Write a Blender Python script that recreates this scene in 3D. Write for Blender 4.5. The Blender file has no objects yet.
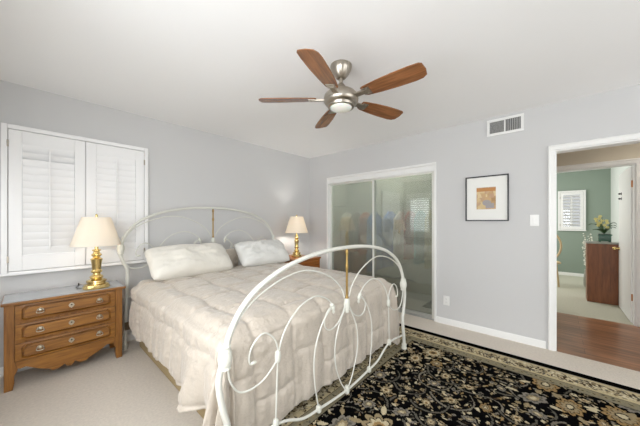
import bpy, bmesh, math, random
import numpy as np
from mathutils import Vector, Matrix, noise
random.seed(7)
S = bpy.context.scene
COL = S.collection
PI = math.pi

# ------------------------------------------------------------------ camera
FPX, HORIZON = 262.0, 221.5
YAW = math.atan2(237, 262)
cam_d = bpy.data.cameras.new('camera'); cam = bpy.data.objects.new('camera', cam_d); COL.objects.link(cam)
cam_d.sensor_width = 36; cam_d.lens = 36 * FPX / 640; cam_d.shift_y = (HORIZON - 213) / 640
cam_d.clip_start = .02
cam.location = (-3.4667, -3.3980, 1.274)
cam.rotation_euler = (PI / 2, 0, YAW - PI / 2)
S.camera = cam

# ------------------------------------------------------------------ light
W = bpy.data.worlds.new('daylight'); S.world = W; W.use_nodes = True
bgn = W.node_tree.nodes['Background']
bgn.inputs[0].default_value = (.93, .97, 1, 1); bgn.inputs[1].default_value = .6

def area(name, loc, rot, sx, sy, power, color=(1, 1, 1)):
    d = bpy.data.lights.new(name, 'AREA'); d.shape = 'RECTANGLE'; d.size = sx; d.size_y = sy
    d.energy = power; d.color = color
    o = bpy.data.objects.new(name, d); COL.objects.link(o); o.location = loc; o.rotation_euler = rot
    return o
# daylight through the left-wall windows; the back and green-room lights are added fill
area('daylight_side_window', (-3.93, -2.9, 1.35), (0, -PI / 2 + .20, 0), 1.1, 2.1, 56, (.955, .98, 1))
area('daylight_shuttered_window', (-3.965, -.83, 1.455), (0, -PI / 2, 0), 1.0, 1.25, 15, (.955, .98, 1))
area('fill_back_opening', (-2.0, -6.38, 1.05), (PI / 2 + .12, 0, 0), 3.2, 1.9, 48, (.955, .98, 1))  # added fill from behind the camera, set in a made-up glazed opening
area('fill_green_room', (3.6, -2.05, 1.5), (-PI / 2, 0, 0), 1.8, 1.3, 40, (1, .98, .95))  # added fill for the green room, from its unseen north side

S.view_settings.view_transform = 'Standard'; S.view_settings.look = 'None'
S.view_settings.gamma = 1; S.view_settings.use_curve_mapping = False
S.view_settings.exposure = 0.14
S.cycles.max_bounces = 12; S.cycles.diffuse_bounces = 8; S.cycles.sample_clamp_indirect = 6
S.cycles.use_denoising = True

# ------------------------------------------------------------------ materials
def srgb(r, g, b):
    f = lambda c: (c / 255 / 12.92) if c / 255 <= .04045 else ((c / 255 + .055) / 1.055) ** 2.4
    return (f(r), f(g), f(b), 1)

def pm(name, col, rough=.5, metal=0, bump=0, bscale=60, var=0, vscale=8, spec=.5, sheen=0, coat=0, stretch=None):
    m = bpy.data.materials.new(name); m.use_nodes = True
    nt = m.node_tree; N = nt.nodes; L = nt.links; b = N['Principled BSDF']
    b.inputs['Base Color'].default_value = col; b.inputs['Roughness'].default_value = rough
    b.inputs['Metallic'].default_value = metal; b.inputs['Specular IOR Level'].default_value = spec
    b.inputs['Sheen Weight'].default_value = sheen; b.inputs['Coat Weight'].default_value = coat
    tc = N.new('ShaderNodeTexCoord'); mp = N.new('ShaderNodeMapping'); L.new(tc.outputs['Object'], mp.inputs[0])
    if stretch: mp.inputs['Scale'].default_value = stretch
    if var:
        n = N.new('ShaderNodeTexNoise'); n.inputs['Scale'].default_value = vscale; n.inputs['Detail'].default_value = 6
        L.new(mp.outputs[0], n.inputs['Vector'])
        mx = N.new('ShaderNodeMix'); mx.data_type = 'RGBA'
        mx.inputs[6].default_value = tuple(c * (1 - var) for c in col[:3]) + (1,)
        mx.inputs[7].default_value = tuple(min(1, c * (1 + var)) for c in col[:3]) + (1,)
        L.new(n.outputs[0], mx.inputs[0]); L.new(mx.outputs[2], b.inputs['Base Color'])
    if bump:
        n2 = N.new('ShaderNodeTexNoise'); n2.inputs['Scale'].default_value = bscale; n2.inputs['Detail'].default_value = 4
        L.new(mp.outputs[0], n2.inputs['Vector'])
        bp = N.new('ShaderNodeBump'); bp.inputs['Strength'].default_value = bump; bp.inputs['Distance'].default_value = .01
        L.new(n2.outputs[0], bp.inputs['Height']); L.new(bp.outputs[0], b.inputs['Normal'])
    return m

def wood(name, dark, light, scale=1.0, axis='X', rough=.35, ring=14):
    m = bpy.data.materials.new(name); m.use_nodes = True
    nt = m.node_tree; N = nt.nodes; L = nt.links; b = N['Principled BSDF']; b.inputs['Roughness'].default_value = rough
    tc = N.new('ShaderNodeTexCoord'); mp = N.new('ShaderNodeMapping'); L.new(tc.outputs['Object'], mp.inputs[0])
    s = [8 * scale] * 3; s['XYZ'.index(axis)] = .7 * scale; mp.inputs['Scale'].default_value = s
    n = N.new('ShaderNodeTexNoise'); n.inputs['Scale'].default_value = 4; n.inputs['Detail'].default_value = 8; n.inputs['Distortion'].default_value = .6
    L.new(mp.outputs[0], n.inputs['Vector'])
    n2 = N.new('ShaderNodeTexNoise'); n2.inputs['Scale'].default_value = ring; n2.inputs['Detail'].default_value = 3
    L.new(mp.outputs[0], n2.inputs['Vector'])
    ad = N.new('ShaderNodeMath'); ad.operation = 'MULTIPLY_ADD'; ad.inputs[1].default_value = .35
    L.new(n2.outputs[0], ad.inputs[0]); L.new(n.outputs[0], ad.inputs[2])
    cr = N.new('ShaderNodeValToRGB'); cr.color_ramp.elements[0].position = .45; cr.color_ramp.elements[1].position = .85
    cr.color_ramp.elements[0].color = dark; cr.color_ramp.elements[1].color = light
    L.new(ad.outputs[0], cr.inputs[0]); L.new(cr.outputs[0], b.inputs['Base Color'])
    bp = N.new('ShaderNodeBump'); bp.inputs['Strength'].default_value = .08; L.new(n2.outputs[0], bp.inputs['Height']); L.new(bp.outputs[0], b.inputs['Normal'])
    return m

M = {}
M['wall'] = pm('grey wall paint', srgb(205, 205, 205), .8, bump=.05, bscale=180)
M['ceiling'] = pm('ceiling paint', srgb(243, 243, 243), .9, bump=.06, bscale=150)
M['trim'] = pm('white trim paint', srgb(238, 238, 236), .4)
M['shutter'] = pm('white shutter paint', srgb(240, 240, 240), .42)
M['carpet'] = pm('beige carpet', srgb(226, 217, 205), .95, bump=.9, bscale=260, var=.16, vscale=60, spec=.1)
M['carpet_pale'] = pm('pale carpet', srgb(200, 198, 182), .95, bump=.6, bscale=240, var=.08, vscale=50, spec=.1)
M['tan'] = pm('tan wall paint', srgb(208, 200, 184), .8, bump=.04, bscale=180)
M['green'] = pm('green wall paint', srgb(140, 154, 142), .8, bump=.04, bscale=180)
M['palewall'] = pm('pale wall paint', srgb(205, 210, 205), .8)
M['oak'] = wood('honey oak', srgb(112, 70, 27), srgb(162, 111, 50), 1.3, 'X', .35)
M['oak_v'] = wood('honey oak upright', srgb(112, 70, 27), srgb(160, 109, 50), 1.3, 'Z', .35)
M['nightwood'] = wood('reddish oak', srgb(128, 72, 28), srgb(168, 104, 48), 1.3, 'X', .35)
M['walnut'] = wood('brown veneer', srgb(100, 58, 34), srgb(146, 90, 56), 1.0, 'Z', .4)
M['cherry'] = wood('fan blade wood', srgb(96, 60, 36), srgb(150, 99, 60), 1.2, 'X', .22)
M['iron'] = pm('white enamelled iron', srgb(212, 212, 204), .28, spec=.5)
M['casting'] = pm('white enamelled casting', srgb(214, 214, 204), .4, bump=.5, bscale=90)
M['brass'] = pm('polished brass', srgb(222, 196, 134), .2, 1)
M['brass_dull'] = pm('aged brass', srgb(156, 130, 80), .38, 1)
M['nickel'] = pm('brushed nickel', srgb(176, 168, 156), .28, 1)
M['silver'] = pm('silver pull', srgb(190, 182, 166), .3, 1)
M['alu'] = pm('satin aluminium', srgb(196, 198, 196), .35, .6)
M['doorframe'] = pm('pale door frame', srgb(226, 226, 220), .35, .15)
M['comforter'] = pm('beige satin', srgb(192, 182, 169), .38, bump=.75, bscale=34, sheen=.3, spec=.45)
M['pillow'] = pm('ivory satin', srgb(226, 222, 212), .45, bump=.5, bscale=22, sheen=.3)
M['pillow_white'] = pm('white sateen', srgb(226, 226, 222), .55, bump=.5, bscale=22, sheen=.2)
M['box'] = pm('tan box spring cloth', srgb(166, 146, 108), .85, bump=.3, bscale=200)
M['mattress'] = pm('mattress ticking', srgb(225, 222, 214), .8)
M['railmetal'] = pm('brown bed rail', srgb(96, 80, 58), .5, .3)
M['black'] = pm('black frame', srgb(28, 26, 26), .35)
M['mat'] = pm('picture mat', srgb(236, 236, 232), .7)
M['dark'] = pm('dark recess', srgb(52, 52, 52), .8)
M['grille'] = pm('vent slats', srgb(178, 178, 176), .5)
M['plastic'] = pm('white plastic', srgb(238, 238, 236), .35)
M['cord'] = pm('black cord', srgb(30, 28, 26), .5)
M['greypot'] = pm('green glazed pot', srgb(40, 92, 72), .2, coat=.5)
M['leaf'] = pm('leaf', srgb(52, 84, 44), .45)
M['stem'] = pm('stem', srgb(92, 112, 58), .5)
M['petal'] = pm('yellow petal', srgb(226, 216, 148), .5)
M['blossom'] = pm('white blossom', srgb(232, 232, 222), .6)
M['twig'] = pm('twig', srgb(150, 146, 128), .7)
M['rattan'] = pm('rattan', srgb(196, 172, 134), .5)
M['hinge'] = pm('copper hinge', srgb(176, 112, 62), .4, .7)
M['glasstop'] = pm('pale grey glass top', srgb(168, 171, 174), .06, coat=.5)
M['stone'] = pm('grey stone top', srgb(168, 168, 160), .3, var=.12, vscale=20)

def glass_mat(name, tint=(1, 1, 1, 1), rough=0.0):
    m = bpy.data.materials.new(name); m.use_nodes = True
    b = m.node_tree.nodes['Principled BSDF']; b.inputs['Base Color'].default_value = tint
    b.inputs['Roughness'].default_value = rough; b.inputs['Transmission Weight'].default_value = 1; b.inputs['IOR'].default_value = 1.45
    return m
M['pane'] = glass_mat('window glass')

def frosted():
    m = bpy.data.materials.new('frosted glass'); m.use_nodes = True
    nt = m.node_tree; N = nt.nodes; L = nt.links; N.clear()
    out = N.new('ShaderNodeOutputMaterial')
    df = N.new('ShaderNodeBsdfDiffuse'); df.inputs[0].default_value = srgb(172, 174, 163)
    rf = N.new('ShaderNodeBsdfRefraction'); rf.inputs[0].default_value = srgb(226, 230, 224); rf.inputs['Roughness'].default_value = .25; rf.inputs['IOR'].default_value = 1.12
    gl = N.new('ShaderNodeBsdfGlossy'); gl.inputs['Roughness'].default_value = .0; gl.inputs[0].default_value = (.9, .95, .92, 1)
    mx = N.new('ShaderNodeMixShader'); mx.inputs[0].default_value = .68
    L.new(df.outputs[0], mx.inputs[1]); L.new(rf.outputs[0], mx.inputs[2])
    fr = N.new('ShaderNodeFresnel'); fr.inputs[0].default_value = 1.6
    ad = N.new('ShaderNodeMath'); ad.operation = 'ADD'; ad.inputs[1].default_value = .12; L.new(fr.outputs[0], ad.inputs[0])
    m2 = N.new('ShaderNodeMixShader'); L.new(ad.outputs[0], m2.inputs[0]); L.new(mx.outputs[0], m2.inputs[1]); L.new(gl.outputs[0], m2.inputs[2])
    L.new(m2.outputs[0], out.inputs[0])
    return m
M['frost'] = frosted()

def shade_mat():
    m = bpy.data.materials.new('lamp shade cloth'); m.use_nodes = True
    nt = m.node_tree; N = nt.nodes; L = nt.links; N.clear()
    out = N.new('ShaderNodeOutputMaterial')
    df = N.new('ShaderNodeBsdfDiffuse'); df.inputs[0].default_value = srgb(244, 238, 226)
    tr = N.new('ShaderNodeBsdfTranslucent'); tr.inputs[0].default_value = srgb(252, 240, 222)
    mx = N.new('ShaderNodeMixShader'); mx.inputs[0].default_value = .22
    L.new(df.outputs[0], mx.inputs[1]); L.new(tr.outputs[0], mx.inputs[2]); L.new(mx.outputs[0], out.inputs[0])
    return m
M['shade'] = shade_mat()

def opal():
    m = pm('opal glass', srgb(240, 238, 230), .25)
    b = m.node_tree.nodes['Principled BSDF']; b.inputs['Subsurface Weight'].default_value = .3
    return m
M['opal'] = opal()

def plank_mat():
    m = bpy.data.materials.new('walnut laminate planks'); m.use_nodes = True
    nt = m.node_tree; N = nt.nodes; L = nt.links; b = N['Principled BSDF']; b.inputs['Roughness'].default_value = .28
    tc = N.new('ShaderNodeTexCoord'); mp = N.new('ShaderNodeMapping'); mp.inputs['Rotation'].default_value = (0, 0, PI / 2)
    L.new(tc.outputs['Object'], mp.inputs[0])
    br = N.new('ShaderNodeTexBrick'); br.inputs['Scale'].default_value = 1; br.inputs['Brick Width'].default_value = 1.2; br.inputs['Row Height'].default_value = .125
    br.inputs['Mortar Size'].default_value = .0015; br.inputs['Color1'].default_value = srgb(138, 94, 64); br.inputs['Color2'].default_value = srgb(170, 122, 88); br.inputs['Mortar'].default_value = srgb(64, 42, 30)
    L.new(mp.outputs[0], br.inputs['Vector'])
    mp2 = N.new('ShaderNodeMapping'); mp2.inputs['Scale'].default_value = (9, .9, 1); L.new(tc.outputs['Object'], mp2.inputs[0])
    n = N.new('ShaderNodeTexNoise'); n.inputs['Scale'].default_value = 3; n.inputs['Detail'].default_value = 8; L.new(mp2.outputs[0], n.inputs['Vector'])
    cr = N.new('ShaderNodeValToRGB'); cr.color_ramp.elements[0].color = (.55, .55, .55, 1); cr.color_ramp.elements[1].color = (1.25, 1.2, 1.15, 1)
    cr.color_ramp.elements[0].position = .3; cr.color_ramp.elements[1].position = .7
    L.new(n.outputs[0], cr.inputs[0])
    mx = N.new('ShaderNodeMix'); mx.data_type = 'RGBA'; mx.blend_type = 'MULTIPLY'; mx.inputs[0].default_value = 1
    L.new(br.outputs[0], mx.inputs[6]); L.new(cr.outputs[0], mx.inputs[7]); L.new(mx.outputs[2], b.inputs['Base Color'])
    return m
M['planks'] = plank_mat()

# ------------------------------------------------------------------ mesh helpers (all in world metres)
def add_box(bm, x0, x1, y0, y1, z0, z1, bev=0, seg=2):
    t = bmesh.new()
    r = bmesh.ops.create_cube(t, size=1)
    for v in t.verts:
        v.co = Vector((x0 + (v.co.x + .5) * (x1 - x0), y0 + (v.co.y + .5) * (y1 - y0), z0 + (v.co.z + .5) * (z1 - z0)))
    if bev: bmesh.ops.bevel(t, geom=list(t.edges), offset=bev, segments=seg, affect='EDGES', profile=.5)
    merge(bm, t)

def merge(bm, t, mat=None):
    if mat is not None: bmesh.ops.transform(t, matrix=mat, verts=t.verts)
    me = bpy.data.meshes.new('tmp'); t.to_mesh(me); t.free(); bm.from_mesh(me); bpy.data.meshes.remove(me)

def box(*a, **k):
    bm = bmesh.new(); add_box(bm, *a, **k); return bm

def spline(pts, n=8):
    P = [Vector(p) for p in pts]; out = []
    Q = [P[0] * 2 - P[1]] + P + [P[-1] * 2 - P[-2]]
    for i in range(1, len(Q) - 2):
        a, b, c, d = Q[i - 1], Q[i], Q[i + 1], Q[i + 2]
        for k in range(n):
            t = k / n
            out.append(.5 * ((2 * b) + (c - a) * t + (2 * a - 5 * b + 4 * c - d) * t * t + (3 * b - a - 3 * c + d) * t ** 3))
    out.append(P[-1]); return out

def add_tube(bm, pts, r, sides=10, smooth=8):
    path = spline(pts, smooth) if smooth else [Vector(p) for p in pts]
    n = len(path); rad = r if callable(r) else (lambda t: r)
    tan = [(path[min(i + 1, n - 1)] - path[max(i - 1, 0)]).normalized() for i in range(n)]
    ref = Vector((0, 1, 0)) if abs(tan[0].y) < .9 else Vector((1, 0, 0))
    u = (ref - tan[0] * ref.dot(tan[0])).normalized(); rings = []
    for i in range(n):
        u = (u - tan[i] * u.dot(tan[i])).normalized(); v = tan[i].cross(u); R = rad(i / (n - 1))
        rings.append([bm.verts.new(path[i] + (u * math.cos(2 * PI * k / sides) + v * math.sin(2 * PI * k / sides)) * R) for k in range(sides)])
    for i in range(n - 1):
        for k in range(sides):
            bm.faces.new((rings[i][k], rings[i][(k + 1) % sides], rings[i + 1][(k + 1) % sides], rings[i + 1][k]))
    bm.faces.new(rings[0][::-1]); bm.faces.new(rings[-1])

def add_lathe(bm, prof, c, seg=28, sx=1, sy=1, axis='Z', closed=False):
    """prof: (radius, height) pairs"""
    rings = []
    for r, h in prof:
        ring = []
        for k in range(seg):
            a = 2 * PI * k / seg; p = (max(r, 1e-4) * math.cos(a) * sx, max(r, 1e-4) * math.sin(a) * sy, h)
            if axis == 'Y': p = (p[0], p[2], p[1])
            if axis == 'X': p = (p[2], p[0], p[1])
            ring.append(bm.verts.new(Vector(c) + Vector(p)))
        rings.append(ring)
    for i in range(len(rings) - 1):
        for k in range(seg):
            bm.faces.new((rings[i][k], rings[i][(k + 1) % seg], rings[i + 1][(k + 1) % seg], rings[i + 1][k]))
    if closed:
        for k in range(seg):
            bm.faces.new((rings[-1][k], rings[-1][(k + 1) % seg], rings[0][(k + 1) % seg], rings[0][k]))
    else:
        bm.faces.new(rings[0][::-1]); bm.faces.new(rings[-1])

def add_prism(bm, outline, a, b, axis='Y', bev=0):
    """outline in the two other axes, extruded from a to b along axis"""
    t = bmesh.new()
    def P(p, h):
        return {'Y': (p[0], h, p[1]), 'X': (h, p[0], p[1]), 'Z': (p[0], p[1], h)}[axis]
    A = [t.verts.new(P(p, a)) for p in outline]; B = [t.verts.new(P(p, b)) for p in outline]; n = len(outline)
    t.faces.new(A[::-1]); t.faces.new(B)
    for i in range(n): t.faces.new((A[i], A[(i + 1) % n], B[(i + 1) % n], B[i]))
    bmesh.ops.recalc_face_normals(t, faces=t.faces)
    if bev:
        cap = [e for e in t.edges if all(abs(v.co['XYZ'.index(axis)] - a) < 1e-6 for v in e.verts) or all(abs(v.co['XYZ'.index(axis)] - b) < 1e-6 for v in e.verts)]
        bmesh.ops.bevel(t, geom=cap, offset=bev, segments=2, affect='EDGES', profile=.5)
    merge(bm, t)

def add_ball(bm, c, r, sx=1, sy=1, sz=1, seg=14):
    t = bmesh.new(); bmesh.ops.create_uvsphere(t, u_segments=seg, v_segments=max(6, seg * 2 // 3), radius=r)
    merge(bm, t, Matrix.Translation(c) @ Matrix.Diagonal((sx, sy, sz, 1)))

def new_mesh(name, bm, mat, org=(0, 0, 0), sharp=50):
    bmesh.ops.recalc_face_normals(bm, faces=bm.faces)
    bmesh.ops.translate(bm, verts=bm.verts, vec=-Vector(org))
    me = bpy.data.meshes.new(name); bm.to_mesh(me); bm.free()
    for p in me.polygons: p.use_smooth = True
    if sharp is not None: me.set_sharp_from_angle(angle=math.radians(sharp))
    for m in (mat if isinstance(mat, (list, tuple)) else [mat]): me.materials.append(M[m] if isinstance(m, str) else m)
    return me

def tag(o, label=None, cat=None, group=None, kind=None):
    for k, v in (('label', label), ('category', cat), ('group', group), ('kind', kind)):
        if v: o[k] = v
    return o

def thing(name, label, cat, loc=(0, 0, 0), group=None):
    o = bpy.data.objects.new(name, None); COL.objects.link(o); o.location = loc; o.empty_display_size = .1
    o['_o'] = list(loc); return tag(o, label, cat, group)

def org_of(p):
    while p is not None:
        if '_o' in p.keys(): return Vector(p['_o'])
        p = p.parent
    return Vector((0, 0, 0))

def part(name, bm, mat, parent, label=None, sharp=35, kind=None):
    og = org_of(parent); o = bpy.data.objects.new(name, new_mesh(name, bm, mat, og, sharp)); COL.objects.link(o); o.parent = parent; wn(o, sharp)
    return tag(o, label, None, None, kind)

def single(name, bm, mat, label, cat, loc=(0, 0, 0), group=None, kind=None, sharp=50):
    o = bpy.data.objects.new(name, new_mesh(name, bm, mat, loc, sharp)); COL.objects.link(o); o.location = loc; o['_o'] = list(loc); wn(o, sharp)
    return tag(o, label, cat, group, kind)

def wn(o, sharp):
    if sharp is not None:
        m = o.modifiers.new('weighted_normals', 'WEIGHTED_NORMAL'); m.keep_sharp = True

def struct(name, bm, mat, parent=None, sharp=50):
    o = bpy.data.objects.new(name, new_mesh(name, bm, mat, (0, 0, 0), sharp)); COL.objects.link(o); wn(o, sharp)
    if parent: o.parent = parent
    else: o['kind'] = 'structure'
    return o

def copy_tree(o, parent=None):
    c = o.copy(); COL.objects.link(c)
    if parent: c.parent = parent
    for ch in [x for x in bpy.data.objects if x.parent == o]: copy_tree(ch, c)
    return c

CH = 2.44
def wall_x(name, x0, x1, y0, y1, mat, holes=(), z1=CH):
    """wall whose faces are at x0 and x1, running in y; holes (ya, yb, za, zb)"""
    bm = bmesh.new(); ys = y0
    for ya, yb, za, zb in sorted(holes):
        add_box(bm, x0, x1, ys, ya, 0, z1)
        if za > 0: add_box(bm, x0, x1, ya, yb, 0, za)
        add_box(bm, x0, x1, ya, yb, zb, z1); ys = yb
    add_box(bm, x0, x1, ys, y1, 0, z1); return struct(name, bm, mat)
def wall_y(name, y0, y1, x0, x1, mat, holes=(), z1=CH):
    bm = bmesh.new(); xs = x0
    for xa, xb, za, zb in sorted(holes):
        add_box(bm, xs, xa, y0, y1, 0, z1)
        if za > 0: add_box(bm, xa, xb, y0, y1, 0, za)
        add_box(bm, xa, xb, y0, y1, zb, z1); xs = xb
    add_box(bm, xs, x1, y0, y1, 0, z1); return struct(name, bm, mat)

# ------------------------------------------------------------------ room shell
XL, YB = -3.95, -6.4
HX0, HX1 = .13, 1.48
struct('floor', box(XL, 0, YB, 0, -.06, 0), 'carpet')
struct('floor_hall', box(0, 1.5, -5.4, -2.42, -.06, .0), 'planks')
struct('floor_green_room', box(1.5, 5.05, -4.27, -2.0, -.06, .0), 'carpet_pale')
struct('floor_closet', box(0, .75, -2.36, -.3, -.06, 0), 'carpet')
struct('ceiling', box(XL - .1, .13, YB - .1, .12, CH, CH + .06), 'ceiling')
struct('ceiling_hall', box(.13, 1.6, -5.5, -2.3, CH, CH + .06), 'ceiling')
struct('ceiling_green_room', box(1.6, 5.2, -4.4, -1.9, CH, CH + .06), 'ceiling')
struct('ceiling_closet', box(.13, .85, -2.36, -.2, CH, CH + .06), 'ceiling')

wall_y('wall_head', 0, .12, XL - .1, .13, 'wall', [(-3.565, -2.655, .895, 2.015)])
wall_x('wall_right', 0, .13, YB - .1, 0, 'wall', [(-4.22, -3.383, 0, 1.975), (-2.248, -.437, 0, 2.012)])
wall_x('wall_left', XL - .1, XL, YB - .1, 0, 'wall', [(-3.95, -1.8, .75, 1.95), (-1.50, -.16, .895, 2.015)])
wall_y('wall_back', YB - .1, YB, XL, 0, 'wall', [(-3.6, -.4, 0, 2.05)])
# closet
wall_x('wall_closet_back', .75, .85, -2.46, -.2, 'palewall')
wall_y('wall_closet_side', -.3, -.2, .13, .75, 'palewall')
wall_y('wall_closet_end', -2.46, -2.36, .13, .75, 'palewall')
# hall and the green room beyond
wall_y('wall_hall_north', -2.56, -2.46, .13, 1.48, 'tan')
wall_y('wall_hall_south', -5.5, -5.4, .13, 1.6, 'tan')
wall_x('wall_hall', 1.48, 1.6, -5.4, -2.3, 'tan', [(-4.11, -3.3, 0, 1.985)])
wall_x('wall_green_far', 5.05, 5.15, -4.4, -1.9, 'green', [(-3.84, -3.46, 1.10, 1.955)])
wall_y('wall_green_side', -4.37, -4.27, 1.6, 5.05, 'palewall')
wall_y('wall_green_north', -2.0, -1.9, 1.6, 5.05, 'green', [(2.6, 4.6, .85, 2.1)])

# trims
def base_x(name, x, y0, y1, d=-.014, h=.072):
    bm = bmesh.new(); add_prism(bm, [(x, 0), (x + d, 0), (x + d, h - .012), (x + d * .4, h), (x, h)], y0, y1, 'Y'); struct(name, bm, 'trim')
base_x('baseboard_right', 0, -3.315, -2.262)
base_x('baseboard_corner', 0, -.425, 0)
bm = bmesh.new(); add_prism(bm, [(0, 0), (-.014, 0), (-.014, .06), (-.006, .072), (0, .072)], XL, 0, 'X'); struct('baseboard_head', bm, 'trim')
base_x('baseboard_left', XL, YB, 0, .014)
base_x('baseboard_green_room', 5.05, -4.27, -2.0)
# bedroom door casing with jamb lining
def door_casing(name, x, y0, y1, ztop, w, s, thick=.13):
    bm = bmesh.new(); lo = lambda d: (min(x, x + s * d), max(x, x + s * d))
    for (a, b, k) in ((y0 - w, y0, -1), (y1, y1 + w, 1)):
        add_box(bm, *lo(.016), a, b, 0, ztop, bev=.003)
        oa, ob = (b - w * .42, b - w * .06) if k < 0 else (a + w * .06, a + w * .42)
        qa, qb = (a + w * .05, a + w * .35) if k < 0 else (b - w * .35, b - w * .05)
        add_box(bm, *lo(.022), qa, qb, 0, ztop + w * .62, bev=.003)
    add_box(bm, *lo(.0165), y0 - w, y1 + w, ztop, ztop + w, bev=.003)
    add_box(bm, *lo(.0225), y0 - w * .94, y1 + w * .94, ztop + w * .64, ztop + w * .95, bev=.004)
    jx0, jx1 = (x, x + thick) if s < 0 else (x - thick, x)
    add_box(bm, jx0, jx1, y0 - .001, y0 + .012, 0, ztop - .012); add_box(bm, jx0, jx1, y1 - .012, y1 + .001, 0, ztop - .012)
    add_box(bm, jx0, jx1, y0 - .001, y1 + .001, ztop - .012, ztop + .001)
    struct(name, bm, 'trim')
door_casing('trim_1', 0, -4.22, -3.383, 1.975, .050, -1)
door_casing('trim_2', 1.48, -4.11, -3.3, 1.985, .058, -1, .12)
bm = bmesh.new()     # closet opening lining and slim casing
for a, b in ((-.45, -.427), (-2.258, -2.235)): add_box(bm, -.012, .13, a, b, 0, 2.0, bev=.002)
add_box(bm, -.012, .13, -2.258, -.427, 2.0, 2.03, bev=.003)
add_box(bm, .002, .12, -2.235, -.45, 1.925, 1.999, bev=.002)
struct('trim_3', bm, 'trim')
bm = bmesh.new(); add_box(bm, .012, .115, -2.235, -.45, 0, .014, bev=.003); struct('trim_4', bm, 'alu')

# windows (glazed openings)
def window_y(name, x0, x1, z0, z1, y):
    bm = bmesh.new(); f = .035
    for a in ((x0, x0 + f, z0, z1), (x1 - f, x1, z0, z1), (x0, x1, z0, z0 + f), (x0, x1, z1 - f, z1), ((x0 + x1) / 2 - .02, (x0 + x1) / 2 + .02, z0, z1)):
        add_box(bm, a[0], a[1], y, y + .04, a[2], a[3])
    o = struct(name, bm, 'trim'); g = struct('pane', box(x0 + f, x1 - f, y + .017, y + .023, z0 + f, z1 - f), 'pane', o)
def window_x(name, y0, y1, z0, z1, x):
    bm = bmesh.new(); f = .035
    for a in ((y0, y0 + f, z0, z1), (y1 - f, y1, z0, z1), (y0, y1, z0, z0 + f), (y0, y1, z1 - f, z1), ((y0 + y1) / 2 - .02, (y0 + y1) / 2 + .02, z0, z1)):
        add_box(bm, x, x + .04, a[0], a[1], a[2], a[3])
    o = struct(name, bm, 'trim'); struct('pane', box(x + .017, x + .023, y0 + f, y1 - f, z0 + f, z1 - f), 'pane', o)
window_y('window_1', -3.565, -2.655, .895, 2.015, .07)
window_x('window_2', -1.50, -.16, .895, 2.015, XL - .09)
window_x('window_3', -3.95, -1.8, .75, 1.95, XL - .09)
window_y('fill_window_back', -3.6, -.4, 0.0, 2.05, YB - .09)  # unseen glazed opening, added to carry the fill light from the back
window_x('window_5', -3.84, -3.46, 1.10, 1.955, 5.09)
window_y('window_6', 2.6, 4.6, .85, 2.1, -1.95)

# ------------------------------------------------------------------ plantation shutters
def make_shutter(label, T, width, z0, z1, tilt, group=None, npan=2, name='plantation_shutter', louv=.062, open_tilts=None, stile=.075, rail=.13):
    """built with local x across, y toward the room = -y, then placed by matrix T"""
    base = T @ Vector((width / 2, 0, z0))
    root = thing(name, label, 'shutter', base, group)
    def put(nm, bm, mat, par):
        bmesh.ops.transform(bm, matrix=T, verts=bm.verts); return part(nm, bm, mat, par)
    fw = .036; d = .045; bm = bmesh.new()
    add_box(bm, 0, fw, -d, 0, z0, z1, bev=.004); add_box(bm, width - fw, width, -d, 0, z0, z1, bev=.004)
    add_box(bm, fw, width - fw, -d, 0, z1 - fw, z1, bev=.004); add_box(bm, fw, width - fw, -d, 0, z0, z0 + fw * .7, bev=.004)
    add_box(bm, -.008, width + .008, -d - .006, 0, z0 - .004, z0 + .012, bev=.003)
    put('shutter_frame', bm, 'shutter', root)
    pw = (width - 2 * fw - .004 * (npan + 1)) / npan
    for p in range(npan):
        xa = fw + .004 + p * (pw + .004); xb = xa + pw; za, zb = z0 + fw * .7 + .004, z1 - fw - .004
        bm = bmesh.new(); yp0, yp1 = -.040, -.012
        add_box(bm, xa, xa + stile, yp0, yp1, za, zb, bev=.003); add_box(bm, xb - stile, xb, yp0, yp1, za, zb, bev=.003)
        add_box(bm, xa + stile, xb - stile, yp0, yp1, za, za + rail, bev=.003); add_box(bm, xa + stile, xb - stile, yp0, yp1, zb - rail * .85, zb, bev=.003)
        pan = put('shutter_panel', bm, 'shutter', root)
        l0, l1 = za + rail, zb - rail * .85; n = max(3, round((l1 - l0) / louv)); pitch = (l1 - l0) / n
        bm = bmesh.new()
        for i in range(n):
            zc = l0 + (i + .5) * pitch; t = bmesh.new(); h = pitch * .56
            tl = tilt[p] if not open_tilts or (p, n - 1 - i) not in open_tilts else open_tilts[(p, n - 1 - i)]
            prof = [(.0045 * math.cos(a), h * math.sin(a)) for a in [2 * PI * k / 12 for k in range(12)]]
            ca, sa = math.cos(tl), math.sin(tl)
            pr = [(-.026 + y * ca - z * sa, zc + y * sa + z * ca) for y, z in prof]
            add_prism(bm, [(q[0], q[1]) for q in pr], xa + stile + .002, xb - stile - .002, 'X')
        put('louvers', bm, 'shutter', pan)
        xm = (xa + xb) / 2
        put('tilt_rod', box(xm - .006, xm + .006, -.056, -.046, l0 + .03, l1 - .03, bev=.002), 'shutter', pan)
        hx = xa - .003 if p == 0 else xb + .003
        for zh in (za + .10, zb - .12):
            put('hinge', box(hx - .006, hx + .006, -.049, -.040, zh - .028, zh + .028, bev=.002), 'nickel', pan)
    return root
make_shutter('white plantation shutter on the grey wall behind the dresser lamp', Matrix.Translation((-3.629, 0, 0)), 1.038, .829, 2.081, (.22, .22), open_tilts={(0, 0): .5, (0, 1): .7})
TL = Matrix.Translation((XL, -1.56, 0)) @ Matrix.Rotation(PI / 2, 4, 'Z')
make_shutter('white plantation shutter on the left wall, seen in the closet reflection', TL, 1.46, .829, 2.081, (-.62, -.62))
TG = Matrix.Translation((5.05, -3.416, 0)) @ Matrix.Rotation(-PI / 2, 4, 'Z')
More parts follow.
